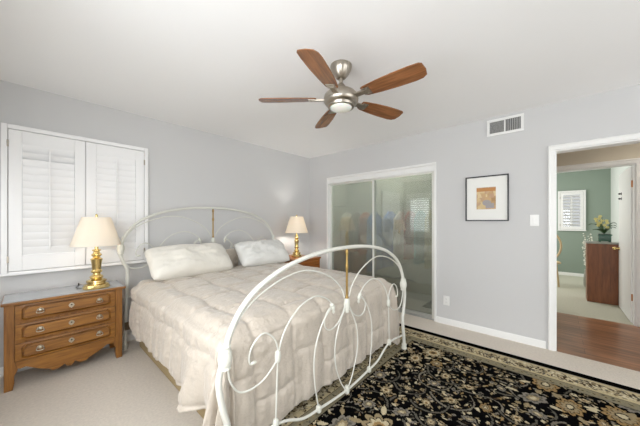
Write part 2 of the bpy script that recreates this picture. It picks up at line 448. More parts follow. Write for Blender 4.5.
make_shutter('small white louvred shutter on the green wall of the far room', TG, .47, 1.06, 1.995, (1.15,), npan=1, louv=.075, stile=.05, rail=.07)

# ------------------------------------------------------------------ closet sliding doors and the clothes behind them
def sliding_door(label, x, y0, y1):
    z0, z1 = .016, 1.93
    t = thing('sliding_closet_door', label, 'door', (x, (y0 + y1) / 2, z0), 'frosted glass closet doors')
    part('glass_panel', box(x - .003, x + .003, y0 + .02, y1 - .02, z0 + .035, z1 - .02), 'frost', t)
    for a, b in ((y0, y0 + .028), (y1 - .028, y1)): part('stile', box(x - .014, x + .014, a, b, z0, z1, bev=.003), 'doorframe', t)
    part('bottom_rail', box(x - .013, x + .013, y0 + .028, y1 - .028, z0, z0 + .045, bev=.003), 'alu', t)
    part('top_rail', box(x - .013, x + .013, y0 + .028, y1 - .028, z1 - .03, z1, bev=.003), 'doorframe', t)
    return t
sliding_door('left frosted glass sliding closet door nearest the room corner', .078, -1.345, -.452)
sliding_door('right frosted glass sliding closet door nearest the framed picture', .038, -2.222, -1.312)
bm = bmesh.new(); add_tube(bm, [(.345, -.3, 1.55), (.345, -2.36, 1.55)], .011, 12, 0)
single('closet_rod', bm, 'alu', 'metal clothes rod inside the closet behind the frosted doors', 'rod', (.345, -1.33, 1.55))

def garment(label, y, col, w, zt, length, th):
    mat = pm('cloth ' + label.split()[1], col, .85, bump=.3, bscale=25)
    c = (.345, y, zt - length)
    t = thing('hanging_garment', label, 'clothes', c, 'clothes hanging in the closet')
    bm = bmesh.new(); n = 28; rows = 14; R = []
    for i in range(rows + 1):
        f = i / rows; z = zt - .03 - f * length
        hw = w * (.25 + .75 * min(1, f / .12)) * (1 + .12 * f); ht = th * (.5 + .5 * min(1, f / .15)) * (1 + .1 * math.sin(f * 5))
        R.append([bm.verts.new((.345 + hw * math.cos(2 * PI * k / n), y + ht * math.sin(2 * PI * k / n) * (1 + .25 * math.sin(k * 2.1 + f * 2)), z)) for k in range(n)])
    for i in range(rows):
        for k in range(n): bm.faces.new((R[i][k], R[i][(k + 1) % n], R[i + 1][(k + 1) % n], R[i + 1][k]))
    bm.faces.new(R[0]); bm.faces.new(R[-1][::-1])
    part('cloth', bm, mat, t)
    bm = bmesh.new()
    add_tube(bm, [(.345, y, zt - .03), (.345, y, zt + .06), (.365, y, zt + .09), (.345, y, zt + .110), (.325, y, zt + .09)], .003, 8)
    part('hanger', bm, 'nickel', t)
for lab, y, col, w, L, th in (
        ('pale white shirt hanging behind the left frosted door', -.62, srgb(226, 226, 218), .20, .75, .05),
        ('muted grey coat hanging behind the left frosted door', -.80, srgb(150, 150, 140), .20, 1.0, .05),
        ('dusty brown shirt hanging behind the left frosted door', -1.0, srgb(190, 110, 80), .20, .70, .05),
        ('bright blue dress hanging behind the left frosted door', -1.17, srgb(10, 120, 200), .22, .95, .05),
        ('vivid blue jacket hanging just behind the left edge of the right frosted door', -1.45, srgb(0, 110, 210), .22, .85, .06),
        ('soft white blouse hanging behind the right frosted door, below the lamp reflection', -1.62, srgb(235, 232, 225), .20, .80, .05),
        ('dark red shirt hanging behind the middle of the right frosted door', -1.78, srgb(200, 60, 50), .20, .70, .05),
        ('teal top hanging behind the right half of the right frosted door', -1.93, srgb(60, 170, 180), .20, .75, .05),
        ('olive yellow shirt hanging behind the right end of the right frosted door', -2.08, srgb(190, 180, 80), .20, .80, .05)):
    garment(lab, y, col, w, 1.46, L, th)

# ------------------------------------------------------------------ wall fittings
def vent():
    y0, y1, z0, z1 = -3.142, -2.811, 2.228, 2.408
    t = thing('wall_vent', 'white rectangular air vent high on the closet wall near the ceiling', 'vent', (0, (y0 + y1) / 2, z0))
    bm = bmesh.new(); x = -.012; f = .026
    for a in ((y0, y1, z0, z0 + f), (y0, y1, z1 - f, z1), (y0, y0 + f, z0 + f, z1 - f), (y1 - f, y1, z0 + f, z1 - f), ((y0 + y1) / 2 - .006, (y0 + y1) / 2 + .006, z0 + f, z1 - f)):
        add_box(bm, x, 0, a[0], a[1], a[2], a[3], bev=.003)
    part('vent_frame', bm, 'plastic', t)
    part('duct', box(-.0022, -.0005, y0 + f, y1 - f, z0 + f, z1 - f), 'dark', t)
    ym = (y0 + y1) / 2
    bm = bmesh.new()
    for i in range(9):
        y = y0 + f + .006 + i * (ym - .006 - y0 - f - .008) / 8
        add_prism(bm, [(-.009, y), (-.007, y - .002), (-.002, y + .006), (-.004, y + .008)], z0 + f, z1 - f, 'Z')
    part('slats', bm, 'grille', t, 'vertical slats')
    bm = bmesh.new()
    for i in range(11):
        z = z0 + f + .004 + i * (z1 - z0 - 2 * f - .008) / 10
        add_prism(bm, [(-.009, z - .003), (-.007, z - .005), (-.002, z + .002), (-.004, z + .004)], ym + .006, y1 - f, 'Y')
    part('slats', bm, 'grille', t, 'horizontal slats')
vent()

def art_mat():
    m = bpy.data.materials.new('abstract watercolour print'); m.use_nodes = True
    nt = m.node_tree; N = nt.nodes; L = nt.links; b = N['Principled BSDF']; b.inputs['Roughness'].default_value = .7
    tc = N.new('ShaderNodeTexCoord')
    vo = N.new('ShaderNodeTexVoronoi'); vo.inputs['Scale'].default_value = 22; vo.distance = 'CHEBYCHEV'; L.new(tc.outputs['Object'], vo.inputs['Vector'])
    n = N.new('ShaderNodeTexNoise'); n.inputs['Scale'].default_value = 14; n.inputs['Detail'].default_value = 4; L.new(tc.outputs['Object'], n.inputs['Vector'])
    mx = N.new('ShaderNodeMix'); mx.data_type = 'RGBA'; mx.inputs[0].default_value = .4
    L.new(vo.outputs['Color'], mx.inputs[6]); L.new(n.outputs['Color'], mx.inputs[7])
    sp = N.new('ShaderNodeSeparateColor'); L.new(mx.outputs[2], sp.inputs[0])
    cr = N.new('ShaderNodeValToRGB'); E = cr.color_ramp.elements
    E[0].position = .2; E[0].color = srgb(170, 136, 96); E[1].position = .85; E[1].color = srgb(216, 196, 156)
    for p, c in ((.4, srgb(200, 168, 124)), (.55, srgb(190, 156, 128)), (.68, srgb(210, 186, 140))): e = E.new(p); e.color = c
    L.new(sp.outputs[0], cr.inputs[0]); L.new(cr.outputs[0], b.inputs['Base Color'])
    return m
def picture():
    y0, y1, z0, z1 = -3.014, -2.597, 1.279, 1.79
    t = thing('framed_picture', 'square black framed picture with a wide white mat on the grey wall', 'picture', (0, (y0 + y1) / 2, z0))
    bm = bmesh.new(); f = .013
    for a in ((y0, y1, z0, z0 + f), (y0, y1, z1 - f, z1), (y0, y0 + f, z0 + f, z1 - f), (y1 - f, y1, z0 + f, z1 - f)): add_box(bm, -.026, -.001, *a, bev=.002)
    part('frame', bm, 'black', t)
    part('mat_board', box(-.012, -.002, y0 + f, y1 - f, z0 + f, z1 - f), 'mat', t)
    M['art'] = art_mat()
    a = part('print', box(-.0145, -.012, -2.896, -2.71, 1.413, 1.66), 'art', t, 'small warm abstract print')
    bm = bmesh.new(); add_box(bm, -.0152, -.0145, -2.88, -2.80, 1.425, 1.48); add_ball(bm, (-.0145, -2.81, 1.485), .042, .02, 1, .8)
    part('grey_shape', bm, pm('lavender grey wash', srgb(166, 160, 160), .8), a)
    part('brown_band', box(-.0152, -.0145, -2.896, -2.71, 1.615, 1.652), pm('ochre wash', srgb(190, 136, 84), .8), a)
picture()

def plate(name, label, cat, y, z, kind):
    t = thing(name, label, cat, (0, y, z - .058))
    part('cover_plate', box(-.006, 0, y - .036, y + .036, z - .058, z + .058, bev=.003), 'plastic', t)
    if kind == 'switch':
        part('rocker', box(-.010, -.005, y - .016, y + .016, z - .034, z + .034, bev=.002), 'trim', t)
    else:
        for dz in (-.02, .02):
            r = part('socket', box(-.009, -.005, y - .016, y + .016, z + dz - .014, z + dz + .014, bev=.004), 'trim', t)
            bm = bmesh.new()
            for dy in (-.006, .006): add_box(bm, -.0094, -.0088, y + dy - .001, y + dy + .001, z + dz - .004, z + dz + .006)
            part('slots', bm, 'dark', r)
plate('light_switch', 'white rocker light switch on the grey wall beside the doorway', 'switch', -3.227, 1.285, 'switch')
plate('wall_outlet', 'white power outlet low on the wall right of the closet', 'outlet', -2.38, .293, 'outlet')

# ------------------------------------------------------------------ rug
def rug():
    X0, X1, Y0, Y1 = -3.25, -.385, -4.45, -1.90
    step = .0045; nx = int((X1 - X0) / step); ny = int((Y1 - Y0) / step)
    gx = np.linspace(X0, X1, nx + 1); gy = np.linspace(Y0, Y1, ny + 1)
    GX, GY = np.meshgrid(gx, gy); C = np.zeros(GX.shape + (3,)); rng = np.random.RandomState(11)
    lin = lambda r, g, b: np.array(srgb(r, g, b)[:3])
    BLK, TAN, CRM, GRY, GLD, DKB, LG = lin(12, 12, 13), lin(146, 131, 102), lin(190, 178, 148), lin(92, 88, 79), lin(150, 124, 84), lin(70, 58, 44), lin(128, 122, 112)
    C[:] = BLK
    e = np.minimum(np.minimum(GX - X0, X1 - GX), np.minimum(GY - Y0, Y1 - GY))
    def window(x, y, r):
        i0, i1 = np.searchsorted(gy, (y - r, y + r)); j0, j1 = np.searchsorted(gx, (x - r, x + r)); return slice(i0, i1), slice(j0, j1)
    def stamp(x, y, R, rot, n, cols, field=None, squash=1.0):
        w = window(x, y, R * 1.25)
        if w[0].start >= w[0].stop or w[1].start >= w[1].stop: return
        dx, dy = GX[w] - x, GY[w] - y; c, s = math.cos(rot), math.sin(rot); u = dx * c + dy * s; v = (-dx * s + dy * c) / squash
        r = np.hypot(u, v) / R; th = np.arctan2(v, u)
        ok = np.ones(r.shape, bool) if field is None else field[w]
        V = C[w]
        for k, (f, col, lob) in enumerate(cols):
            edge = f * (1 - lob + lob * np.abs(np.cos(n * th / 2)))
            V[(r < edge) & ok] = col
    def leaf(x, y, L, wd, rot, col, field):
        w = window(x, y, L)
        if w[0].start >= w[0].stop or w[1].start >= w[1].stop: return
        dx, dy = GX[w] - x, GY[w] - y; c, s = math.cos(rot), math.sin(rot); u = (dx * c + dy * s) / L; v = (-dx * s + dy * c) / wd
        m = (np.abs(v) < np.clip(1 - u * u * 1.4, 0, 1)) & (np.abs(u) < .85) & field[w]; C[w][m] = col
    def arc(x, y, R, a0, a1, th, col, field):
        w = window(x, y, R + th * 2)
        if w[0].start >= w[0].stop or w[1].start >= w[1].stop: return
        dx, dy = GX[w] - x, GY[w] - y; an = (np.arctan2(dy, dx) - a0) % (2 * PI)
        tt = th * (1.15 - .6 * an / max(a1 - a0, .1)); m = (np.abs(np.hypot(dx, dy) - R * (1 - .18 * an / (2 * PI))) < tt) & (an < a1 - a0) & field[w]; C[w][m] = col
    F = e > .36
    # field: dense sprigs, vines, leaves, then palmettes
    for k in range(46):
        x, y = rng.uniform(X0, X1), rng.uniform(Y0, Y1); arc(x, y, rng.uniform(.10, .20), rng.uniform(0, 6.28), 0, .0, GRY, F)
    pts = []
    for k in range(6000):
        if len(pts) > 210: break
        p = rng.uniform((X0 + .3, Y0 + .3), (X1 - .3, Y1 - .3))
        if all(np.hypot(*(p - q)) > .165 for q in pts): pts.append(p)
    for k in range(4200):
        x, y = rng.uniform(X0, X1), rng.uniform(Y0, Y1)
        leaf(x, y, rng.uniform(.012, .032), rng.uniform(.0045, .0095), rng.uniform(0, 6.28), [TAN, CRM, LG, GLD, DKB, GRY, TAN][rng.randint(7)], F)
    for k in range(1100):
        x, y = rng.uniform(X0, X1), rng.uniform(Y0, Y1); R = rng.uniform(.010, .020)
        stamp(x, y, R * 1.25, 0, 5, [(1, BLK, .1)], F); stamp(x, y, R, rng.uniform(0, 6), 5, [(1, [TAN, CRM, TAN, LG][rng.randint(4)], .35), (.35, [BLK, GLD][rng.randint(2)], .0)], F)
    for p in pts:
        a0 = rng.uniform(0, 6.28); a1 = a0 + rng.uniform(2.2, 4.6); rr = rng.uniform(.09, .17); cc = GRY if rng.rand() < .6 else lin(120, 114, 102)
        arc(p[0] + .05, p[1], rr, a0, a1, .017, BLK, F); arc(p[0] + .05, p[1], rr, a0, a1, .0068, cc, F)
    for i, p in enumerate(pts):
        R = rng.uniform(.035, .06) if i % 4 else rng.uniform(.09, .13); rot = rng.uniform(0, 6.28); n = rng.randint(7, 12)
        stamp(p[0], p[1], R * 1.15, rot, n, [(1, BLK, .15)], F)
        pal = [[(1, GRY, .28), (.78, DKB, .25), (.7, TAN, .3), (.42, CRM, .25), (.26, BLK, .2), (.17, GLD, 0)],
               [(1, TAN, .35), (.72, BLK, .3), (.64, CRM, .3), (.4, GLD, .2), (.2, DKB, 0)],
               [(1, LG, .3), (.74, GRY, .35), (.5, TAN, .3), (.24, CRM, .1)],
               [(1, GLD, .3), (.75, DKB, .3), (.66, TAN, .3), (.36, BLK, .15), (.26, CRM, .2)]][rng.randint(4)]
        stamp(p[0], p[1], R, rot, n, pal, F, rng.uniform(.6, .95))
        for k in range(4):
            a = rot + k * 1.57 + .6; leaf(p[0] + R * 1.25 * math.cos(a), p[1] + R * 1.25 * math.sin(a), R * .45, R * .16, a, CRM if k % 2 else TAN, F)
    # hand-knotted wobble of the field motifs
    def smooth_noise(cell):
        a = rng.uniform(-1, 1, (C.shape[0] // cell + 3, C.shape[1] // cell + 3))
        yi = np.arange(C.shape[0]) / cell; xi = np.arange(C.shape[1]) / cell
        y0 = yi.astype(int); x0 = xi.astype(int); fy = (yi - y0)[:, None]; fx = (xi - x0)[None]
        g = lambda p, q: a[np.ix_(y0 + p, x0 + q)]
        return g(0, 0) * (1 - fy) * (1 - fx) + g(1, 0) * fy * (1 - fx) + g(0, 1) * (1 - fy) * fx + g(1, 1) * fy * fx
    wy_ = smooth_noise(7) * 1.0 + smooth_noise(2) * .7; wx_ = smooth_noise(7) * 1.0 + smooth_noise(2) * .7
    I, J = np.indices(C.shape[:2])
    C = C[np.clip(np.rint(I + wy_), 0, C.shape[0] - 1).astype(int), np.clip(np.rint(J + wx_), 0, C.shape[1] - 1).astype(int)]
    # border bands
    B = (e > .084) & (e < .262)
    C[(e >= 0) & (e < .084)] = lin(10, 9, 9); C[B] = lin(186, 172, 138)
    C[(e > .084) & (e < .094)] = LG
    C[(e >= .262) & (e < .36)] = lin(132, 125, 104); C[(e > .262) & (e < .268)] = DKB; C[(e > .354) & (e < .36)] = lin(40, 36, 34)
    B2 = (e > .096) & (e < .258); G2 = (e > .272) & (e < .35)
    along = [(X1, 1), (Y1, 0), (X0, -1), (Y0, 0)]
    def edge_pts(d, gap):
        for x in np.arange(X0 + d, X1 - d + 1e-6, gap): yield x, Y1 - d; yield x, Y0 + d
        for y in np.arange(Y0 + d, Y1 - d + 1e-6, gap): yield X1 - d, y; yield X0 + d, y
    for i, (x, y) in enumerate(edge_pts(.176, .17)):
        stamp(x, y, .066, i, 8, [(1, GRY, .4), (.85, CRM, .4), (.5, DKB, .3), (.36, TAN, .2), (.2, BLK, 0)], B2)
    for x, y in edge_pts(.176, .057):
        for k in range(16):
            leaf(x + rng.uniform(-.05, .05), y + rng.uniform(-.09, .09), rng.uniform(.014, .034), rng.uniform(.004, .010), rng.uniform(0, 6.28), [DKB, CRM, lin(206, 196, 166), DKB, GRY, TAN][rng.randint(6)], B2)
    for x, y in edge_pts(.31, .06):
        stamp(x, y, .020, 0, 6, [(1, lin(140, 130, 104), .35), (.4, DKB, 0)], G2)
        for k in range(2): leaf(x + rng.uniform(-.03, .03), y + rng.uniform(-.03, .03), .018, .005, rng.uniform(0, 6.28), [BLK, TAN, GRY][rng.randint(3)], G2)
    C *= rng.uniform(.8, 1.15, C.shape[:2])[..., None]
    Z = .010 - .004 * (e < .01)
    V = np.stack([GX, GY, Z], -1).reshape(-1, 3)
    idx = np.arange((nx + 1) * (ny + 1)).reshape(ny + 1, nx + 1)
    Q = np.stack([idx[:-1, :-1], idx[:-1, 1:], idx[1:, 1:], idx[1:, :-1]], -1).reshape(-1, 4)
    n0 = len(V); rim = np.array([(X0, Y0, .0005), (X1, Y0, .0005), (X1, Y1, .0005), (X0, Y1, .0005)])
    V = np.vstack([V, rim]); faces = [tuple(q) for q in Q.tolist()]
    edges = [list(idx[0, :]), list(idx[:, -1]), list(idx[-1, ::-1]), list(idx[::-1, 0])]
    for k in range(4): faces.append(tuple([n0 + (k + 1) % 4, n0 + k][::-1][::1]) + tuple(int(q) for q in edges[k][::-1]))
    faces.append((n0 + 3, n0 + 2, n0 + 1, n0))
    c = Vector(((X0 + X1) / 2, (Y0 + Y1) / 2, 0)); V = V - np.array(c)
    me = bpy.data.meshes.new('area_rug'); me.from_pydata(V.tolist(), [], faces)
    at = me.color_attributes.new('weave', 'FLOAT_COLOR', 'POINT')
    cols = np.ones((len(V), 4)); cols[:n0, :3] = C.reshape(-1, 3); cols[n0:, :3] = .01
    at.data.foreach_set('color', cols.ravel().astype(np.float32))
    m = pm('woven rug', (1, 1, 1, 1), 1, bump=.6, bscale=220, spec=0)
    a = m.node_tree.nodes.new('ShaderNodeAttribute'); a.attribute_name = 'weave'
    m.node_tree.links.new(a.outputs['Color'], m.node_tree.nodes['Principled BSDF'].inputs['Base Color'])
    me.materials.append(m)
    o = bpy.data.objects.new('area_rug', me); COL.objects.link(o); o.location = c
    tag(o, 'black oriental rug with tan flowers and a cream border at the foot of the bed', 'rug')
rug()

# ------------------------------------------------------------------ iron bed
XC = -1.93
XB = -1.895
bed = thing('iron_bed', 'white iron king bed with arched scrolled head and foot boards', 'bed', (XC, -1.2, 0))
def board(name, Y, dz, lift):
    """arched board in the plane y = Y; dz raises the arch above the post foot"""
    P = lambda u, z: (XC + u, Y, z + dz)
    half = [(.938, .66), (.918, .745), (.863, .842), (.785, .918), (.69, .972), (.575, 1.018), (.40, 1.058), (.20, 1.081)]
    bm = bmesh.new()
    pts = [P(-u, z) for u, z in half] + [P(0, 1.087)] + [P(u, z) for u, z in half[::-1]]
    add_tube(bm, pts, .0138, 14, 6)
    arch = part(name, bm, 'iron', bed)
    for s in (-1, 1):
        b2 = bmesh.new()
        foot = [(.938, .66), (.966, .575), (.965, .50), (.945, .40), (.924, .32), (.93, .24)]
        fu = .957
        if dz: foot = [(.938, .66), (.942, .60), (.922, .53), (.894, .46), (.882, .40), (.885, .28)]; fu = .905
        path = [P(s * u, z) for u, z in foot]
        path += [(XC + s * (fu - .009), Y, (.24 + dz) * .6), (XC + s * fu, Y, .05), (XC + s * fu, Y, .0115 if Y < -1 else .001)]
        add_tube(b2, path, .015, 14, 6)
        part('post', b2, 'iron', arch)
        b2 = bmesh.new(); c = P(s * .938, .655)
        add_lathe(b2, [(.018, -.062), (.027, -.055), (.024, -.046), (.030, -.03), (.0325, -.008), (.031, .015), (.025, .034), (.024, .04), (.027, .048), (.018, .056)], c, 20)
        part('joint_casting', b2, 'casting', arch)
        b2 = bmesh.new(); zf = .011 if Y < -1 else 0
        add_lathe(b2, [(.024, 0), (.026, .01), (.020, .03), (.026, .042), (.018, .055)], (XC + s * fu, Y, zf), 16); part('foot_cap', b2, 'casting', arch)
        r = .0046 if Y < -1 else .0058
        curves = {
            'inner_arc': [(.930, .645), (.905, .74), (.855, .82), (.79, .875), (.715, .915), (.60, .957), (.46, .979), (.356, .967), (.25, .932), (.15, .88), (.064, .802), (.028, .73)],
            'fan_scroll': [(.632, .54), (.60, .635), (.545, .71), (.465, .772), (.379, .799), (.31, .799), (.225, .766), (.168, .715), (.158, .685)],
            'side_curl': [(.925, .61), (.915, .535), (.875, .465), (.815, .44), (.73, .452), (.66, .50), (.63, .545), (.648, .63), (.70, .685), (.745, .69), (.79, .655), (.812, .605), (.805, .567), (.785, .565)],
            'long_stem': [(.160, .70), (.215, .665), (.275, .60), (.325, .50), (.345, .40), (.34, .27), (.32, .16), (.302, .078)],
            'heart_curl': [(.158, .70), (.205, .685), (.245, .63), (.235, .575), (.185, .548), (.12, .562), (.06, .61), (.018, .68)],
            'centre_petal': [(.012, .66), (.06, .60), (.115, .50), (.138, .39), (.125, .27), (.07, .14), (.012, .06)],
            'upright': [(.632, .54), (.640, .36), (.646, .19)],
        }
        for nm, cv in curves.items():
            b2 = bmesh.new(); add_tube(b2, [P(s * u, z) for u, z in cv], r, 8, 7); part(nm, b2, 'iron', arch)
        for u, z, a, b in ((.632, .54, .017, .032), (.646, .18, .018, .026), (.302, .078, .019, .022)):
            b2 = bmesh.new(); add_lathe(b2, [(a * .55, -b), (a * .9, -b * .7), (a, 0), (a * .9, b * .7), (a * .55, b)], P(s * u, z), 14); part('knuckle', b2, 'casting', arch)
        b2 = bmesh.new(); c = P(s * .158, .690)       # curled leaf tip
        add_ball(b2, c, .018, .9, .8, 1.1); add_ball(b2, (c[0] + s * .012, c[1], c[2] + .02), .015); add_ball(b2, (c[0] - s * .006, c[1], c[2] - .026), .012, .8, .8, 1.5)
        part('leaf_tip', b2, 'casting', arch)
        b2 = bmesh.new(); add_ball(b2, P(s * .788, .566), .013, 1.5, .8, .7); part('curl_tip', b2, 'casting', arch)
    b2 = bmesh.new()
    low = [(.93 if dz else .95, .135), (.90, .158), (.866, .16), (.80, .17), (.72, .176), (.646, .176), (.56, .15), (.47, .105), (.40, .085), (.302, .076), (.15, .062)]
    add_tube(b2, [P(-u, z) for u, z in low] + [P(0, .055)] + [P(u, z) for u, z in low[::-1]], .008, 10, 6); part('bottom_rail', b2, 'iron', arch)
    b2 = bmesh.new(); add_lathe(b2, [(.012, -.03), (.018, -.02), (.020, 0), (.017, .018), (.010, .028)], P(0, .06), 14); part('knuckle', b2, 'casting', arch)
    b2 = bmesh.new(); add_lathe(b2, [(.010, -.05), (.016, -.042), (.021, -.015), (.022, .02), (.019, .045), (.012, .055)], P(0, .665), 18); part('medallion', b2, 'casting', arch)
    b2 = bmesh.new()
    add_lathe(b2, [(.011, .715), (.015, .722), (.010, .732), (.0085, .75), (.0085, .92), (.011, .930), (.0125, .945), (.011, .960), (.0085, .97), (.0085, 1.03), (.010, 1.040), (.012, 1.05), (.010, 1.062), (.008, 1.075)], P(0, 0), 16)
    part('brass_spindle', b2, 'brass_dull', arch, 'brass spindle')
board('footboard', -2.27, 0, 0)
board('headboard', -.20, .355, 0)
for s in (-1, 1):
    bm = bmesh.new(); xr = XB + s * .845
    add_box(bm, xr - .012, xr + .012, -2.10, -.20, .20, .25, bev=.002); add_box(bm, min(xr, XC + s * .91), max(xr, XC + s * .91), -.215, -.205, .19, .27)
    part('side_rail', bm, 'railmetal', bed, 'brown metal side rail')
single('divan_base', box(XB - .828, XB + .828, -1.885, -.24, 0, .30, bev=.01), 'box', 'tan divan base showing below the comforter along the carpet', 'base', (XB, -1.06, 0))
single('mattress', box(XB - .845, XB + .845, -2.09, -.24, .301, .648, bev=.04, seg=3), 'mattress', 'thick mattress under the beige comforter', 'mattress', (XB, -1.17, .301))

def comforter():
    a = .865; yh = -.40; yf = -2.085; r = .05; zt = .672
    def over_side(y):
        return float(np.interp(-y, [.40, .7, 1.1, 1.65, 2.0, 2.2], [.44, .45, .42, .45, .47, .48]))
    nS, nD, nT, nF = 160, 50, 160, 64
    svals = [-(1 + (nD - i) / nD) for i in range(nD)] + list(np.linspace(-1, 1, nS + 1)) + [1 + (i + 1) / nD for i in range(nD)]
    tvals = list(np.linspace(0, 1, nT + 1)) + [1 + (i + 1) / nF for i in range(nF)]
    bm = bmesh.new(); grid = []; L = yh - yf
    foot_over = .60
    def seam(c, cell):
        f = (c / cell) % 1.0; d = min(f, 1 - f) * cell          # distance to the nearest seam
        return d
    for t in tvals:
        row = []
        for s in svals:
            y = yh - min(t, 1) * L; dv = max(t - 1, 0) * foot_over
            sg = -1 if s < 0 else 1
            du = max(abs(s) - 1, 0) * (over_side(y) + .015 * math.sin((yh - y) * 11) + .008 * math.sin((yh - y) * 27))
            x = XB + sg * min(abs(s), 1) * a
            cs, ct = (x - XB) + sg * du, (yh - y) + dv            # cloth coordinates
            # box quilting with wavering seams, crosswise seams staggered from one channel to the next
            w1 = cs + .012 * math.sin(ct * 11); ch = math.floor(w1 / .29 + .5)
            d1 = seam(w1 + .145, .29); d2 = seam(ct + .012 * math.sin(cs * 13) + (.21 if ch % 2 else .05), .36)
            puff = .022 * (1 - math.exp(-d1 / .016)) * (1 - math.exp(-d2 / .016)) + .006 * math.sin(min(1, d1 / .145) * PI / 2)
            near = math.exp(-min(d1, d2) / .05)
            n1 = math.exp(-d1 / .06); n2 = math.exp(-d2 / .06)
            puck = noise.noise(Vector((cs * 9, ct * 38, 5))) * .008 * n1 + noise.noise(Vector((cs * 38, ct * 9, 2))) * .008 * n2
            nz = noise.noise(Vector((cs * 7, ct * 7, 1.3))) * .006 + noise.noise(Vector((cs * 20, ct * 16, 4))) * .004 + puck
            d = math.hypot(du, dv)
            edge = min(1, max(0, (a - abs(x - XB)) / .25)) * min(1, max(0, (y - yf) / .25))
            if d < 1e-6:
                p = Vector((x, y, zt + puff + nz + .018 * edge))
                ex = max(0, 1 - (a - abs(x - XB)) / r); ey = max(0, 1 - (y - yf) / r)
                p.z -= .018 * max(ex, ey) ** 2
            else:
                th = math.atan2(dv, du); arcL = r * PI / 2
                if d < arcL: o, dr = r * math.sin(d / r), r * (1 - math.cos(d / r))
                else: o, dr = r, r + (d - arcL)
                dep = min(1, d / .45)
                corner = math.sin(th * 2) if (du > 0 and dv > 0) else 0
                # vertical puckers on the hanging sides, deep folds at the corners
                along = ct if dv == 0 else (cs if du == 0 else 0)
                pk = noise.noise(Vector((along * 15, d * 2.0, 3.0 * sg))) * .018 + noise.noise(Vector((along * 36, d * 4.0, 7.0))) * .010
                wave = dep * pk if along else 0
                fold = corner * dep * (.055 + .085 * math.cos(th * 9 - 2.6))
                if sg < 0 and du > 0: fold += 0
                flare = dep * (.022 if du > 0 else .012)
                if sg < 0 and du > 0 and dv == 0: fold += .075 * dep ** 1.3 * math.exp(-((ct - 1.43) / .075) ** 2) - .015 * dep * math.exp(-((ct - 1.28) / .05) ** 2) - .02 * dep * math.exp(-((ct - 1.575) / .05) ** 2)
                off = o + flare + wave + fold + (puff * .9 - .008) + nz * .8
                nx_, ny_ = sg * math.cos(th), -math.sin(th)
                floorz = .035 + .02 * math.sin(th * 9) if corner > .05 else .03
                p = Vector((x + nx_ * off, y + ny_ * min(off, .125), max(zt - .018 - dr, floorz)))
                if p.y < yf - .12: p.y = yf - .12 - .02 * math.tanh((yf - .12 - p.y) * 10)
            row.append(bm.verts.new(p))
        grid.append(row)
    for i in range(len(grid) - 1):
        for j in range(len(svals) - 1):
            bm.faces.new((grid[i][j], grid[i][j + 1], grid[i + 1][j + 1], grid[i + 1][j]))
    o = single('comforter', bm, 'comforter', 'beige quilted satin comforter spread over the bed', 'comforter', (XB, -1.2, .66), sharp=None)
    md = o.modifiers.new('thickness', 'SOLIDIFY'); md.thickness = .010; md.offset = -1
comforter()

def pillow(name, label, c, w, h, th, lean, yaw, mat, pleat=0, seed=0, roll=0):
    n, m = 40, 26; bm = bmesh.new(); T = Matrix.Translation(c) @ Matrix.Rotation(yaw, 4, 'Z') @ Matrix.Rotation(roll, 4, 'Y') @ Matrix.Rotation(lean, 4, 'X')
    def surf(sg):
        g = []
        for i in range(n + 1):
            u = -1 + 2 * i / n; row = []
            for j in range(m + 1):
                v = -1 + 2 * j / m
                pin = 1 - .09 * (1 - u * u) - 0; pu = u * w / 2 * (1 - .05 * (1 - v * v) - .07 * abs(v) ** 4); pv = v * h / 2 * (1 - .06 * (1 - u * u) - .10 * abs(u) ** 4)
                k = max(0, (1 - abs(u) ** 3)) ** .5 * max(0, (1 - abs(v) ** 2.6)) ** .5
                b = noise.noise(Vector((u * 2.2 + seed, v * 2.2, sg * 3))) * .26 + noise.noise(Vector((u * 6, v * 6 + seed, sg))) * .13 + noise.noise(Vector((u * 15, v * 9 + seed, sg))) * .05
                z = sg * th / 2 * k * (1 + b)
                if pleat and u > -.2: z += sg * .008 * k ** .5 * math.sin(u * w * 2 * PI / pleat + .8 * v) * min(1, (u + .2) * 3)
                row.append((pu, pv, z))
            g.append(row)
        return g
    top, bot = surf(1), surf(-1)
    Vt = [[bm.verts.new(T @ Vector(p)) for p in r] for r in top]
    Vb = [[Vt[i][j] if i in (0, n) or j in (0, m) else bm.verts.new(T @ Vector(bot[i][j])) for j in range(m + 1)] for i in range(n + 1)]
    for i in range(n):
        for j in range(m):
            bm.faces.new((Vt[i][j], Vt[i + 1][j], Vt[i + 1][j + 1], Vt[i][j + 1]))
            bm.faces.new((Vb[i][j], Vb[i][j + 1], Vb[i + 1][j + 1], Vb[i + 1][j]))
    return single(name, bm, mat, label, 'pillow', tuple(c), 'bed pillows', sharp=None)
R = math.radians
pillow('bed_pillow', 'ivory satin pillow on the left side of the bed nearest the dresser', (-2.29, -.47, .857), .88, .42, .25, R(44), R(2), 'pillow', 0, 1)
pillow('bed_pillow', 'white pleated pillow on the right side of the bed nearest the nightstand', (-1.36, -.46, .855), .76, .40, .24, R(46), R(-4), 'pillow_white', .07, 5)
pillow('bed_pillow', 'beige satin pillow tucked in the gap behind the two larger pillows', (-1.80, -.275, .80), .36, .26, .08, R(80), R(4), 'comforter', 0, 9)

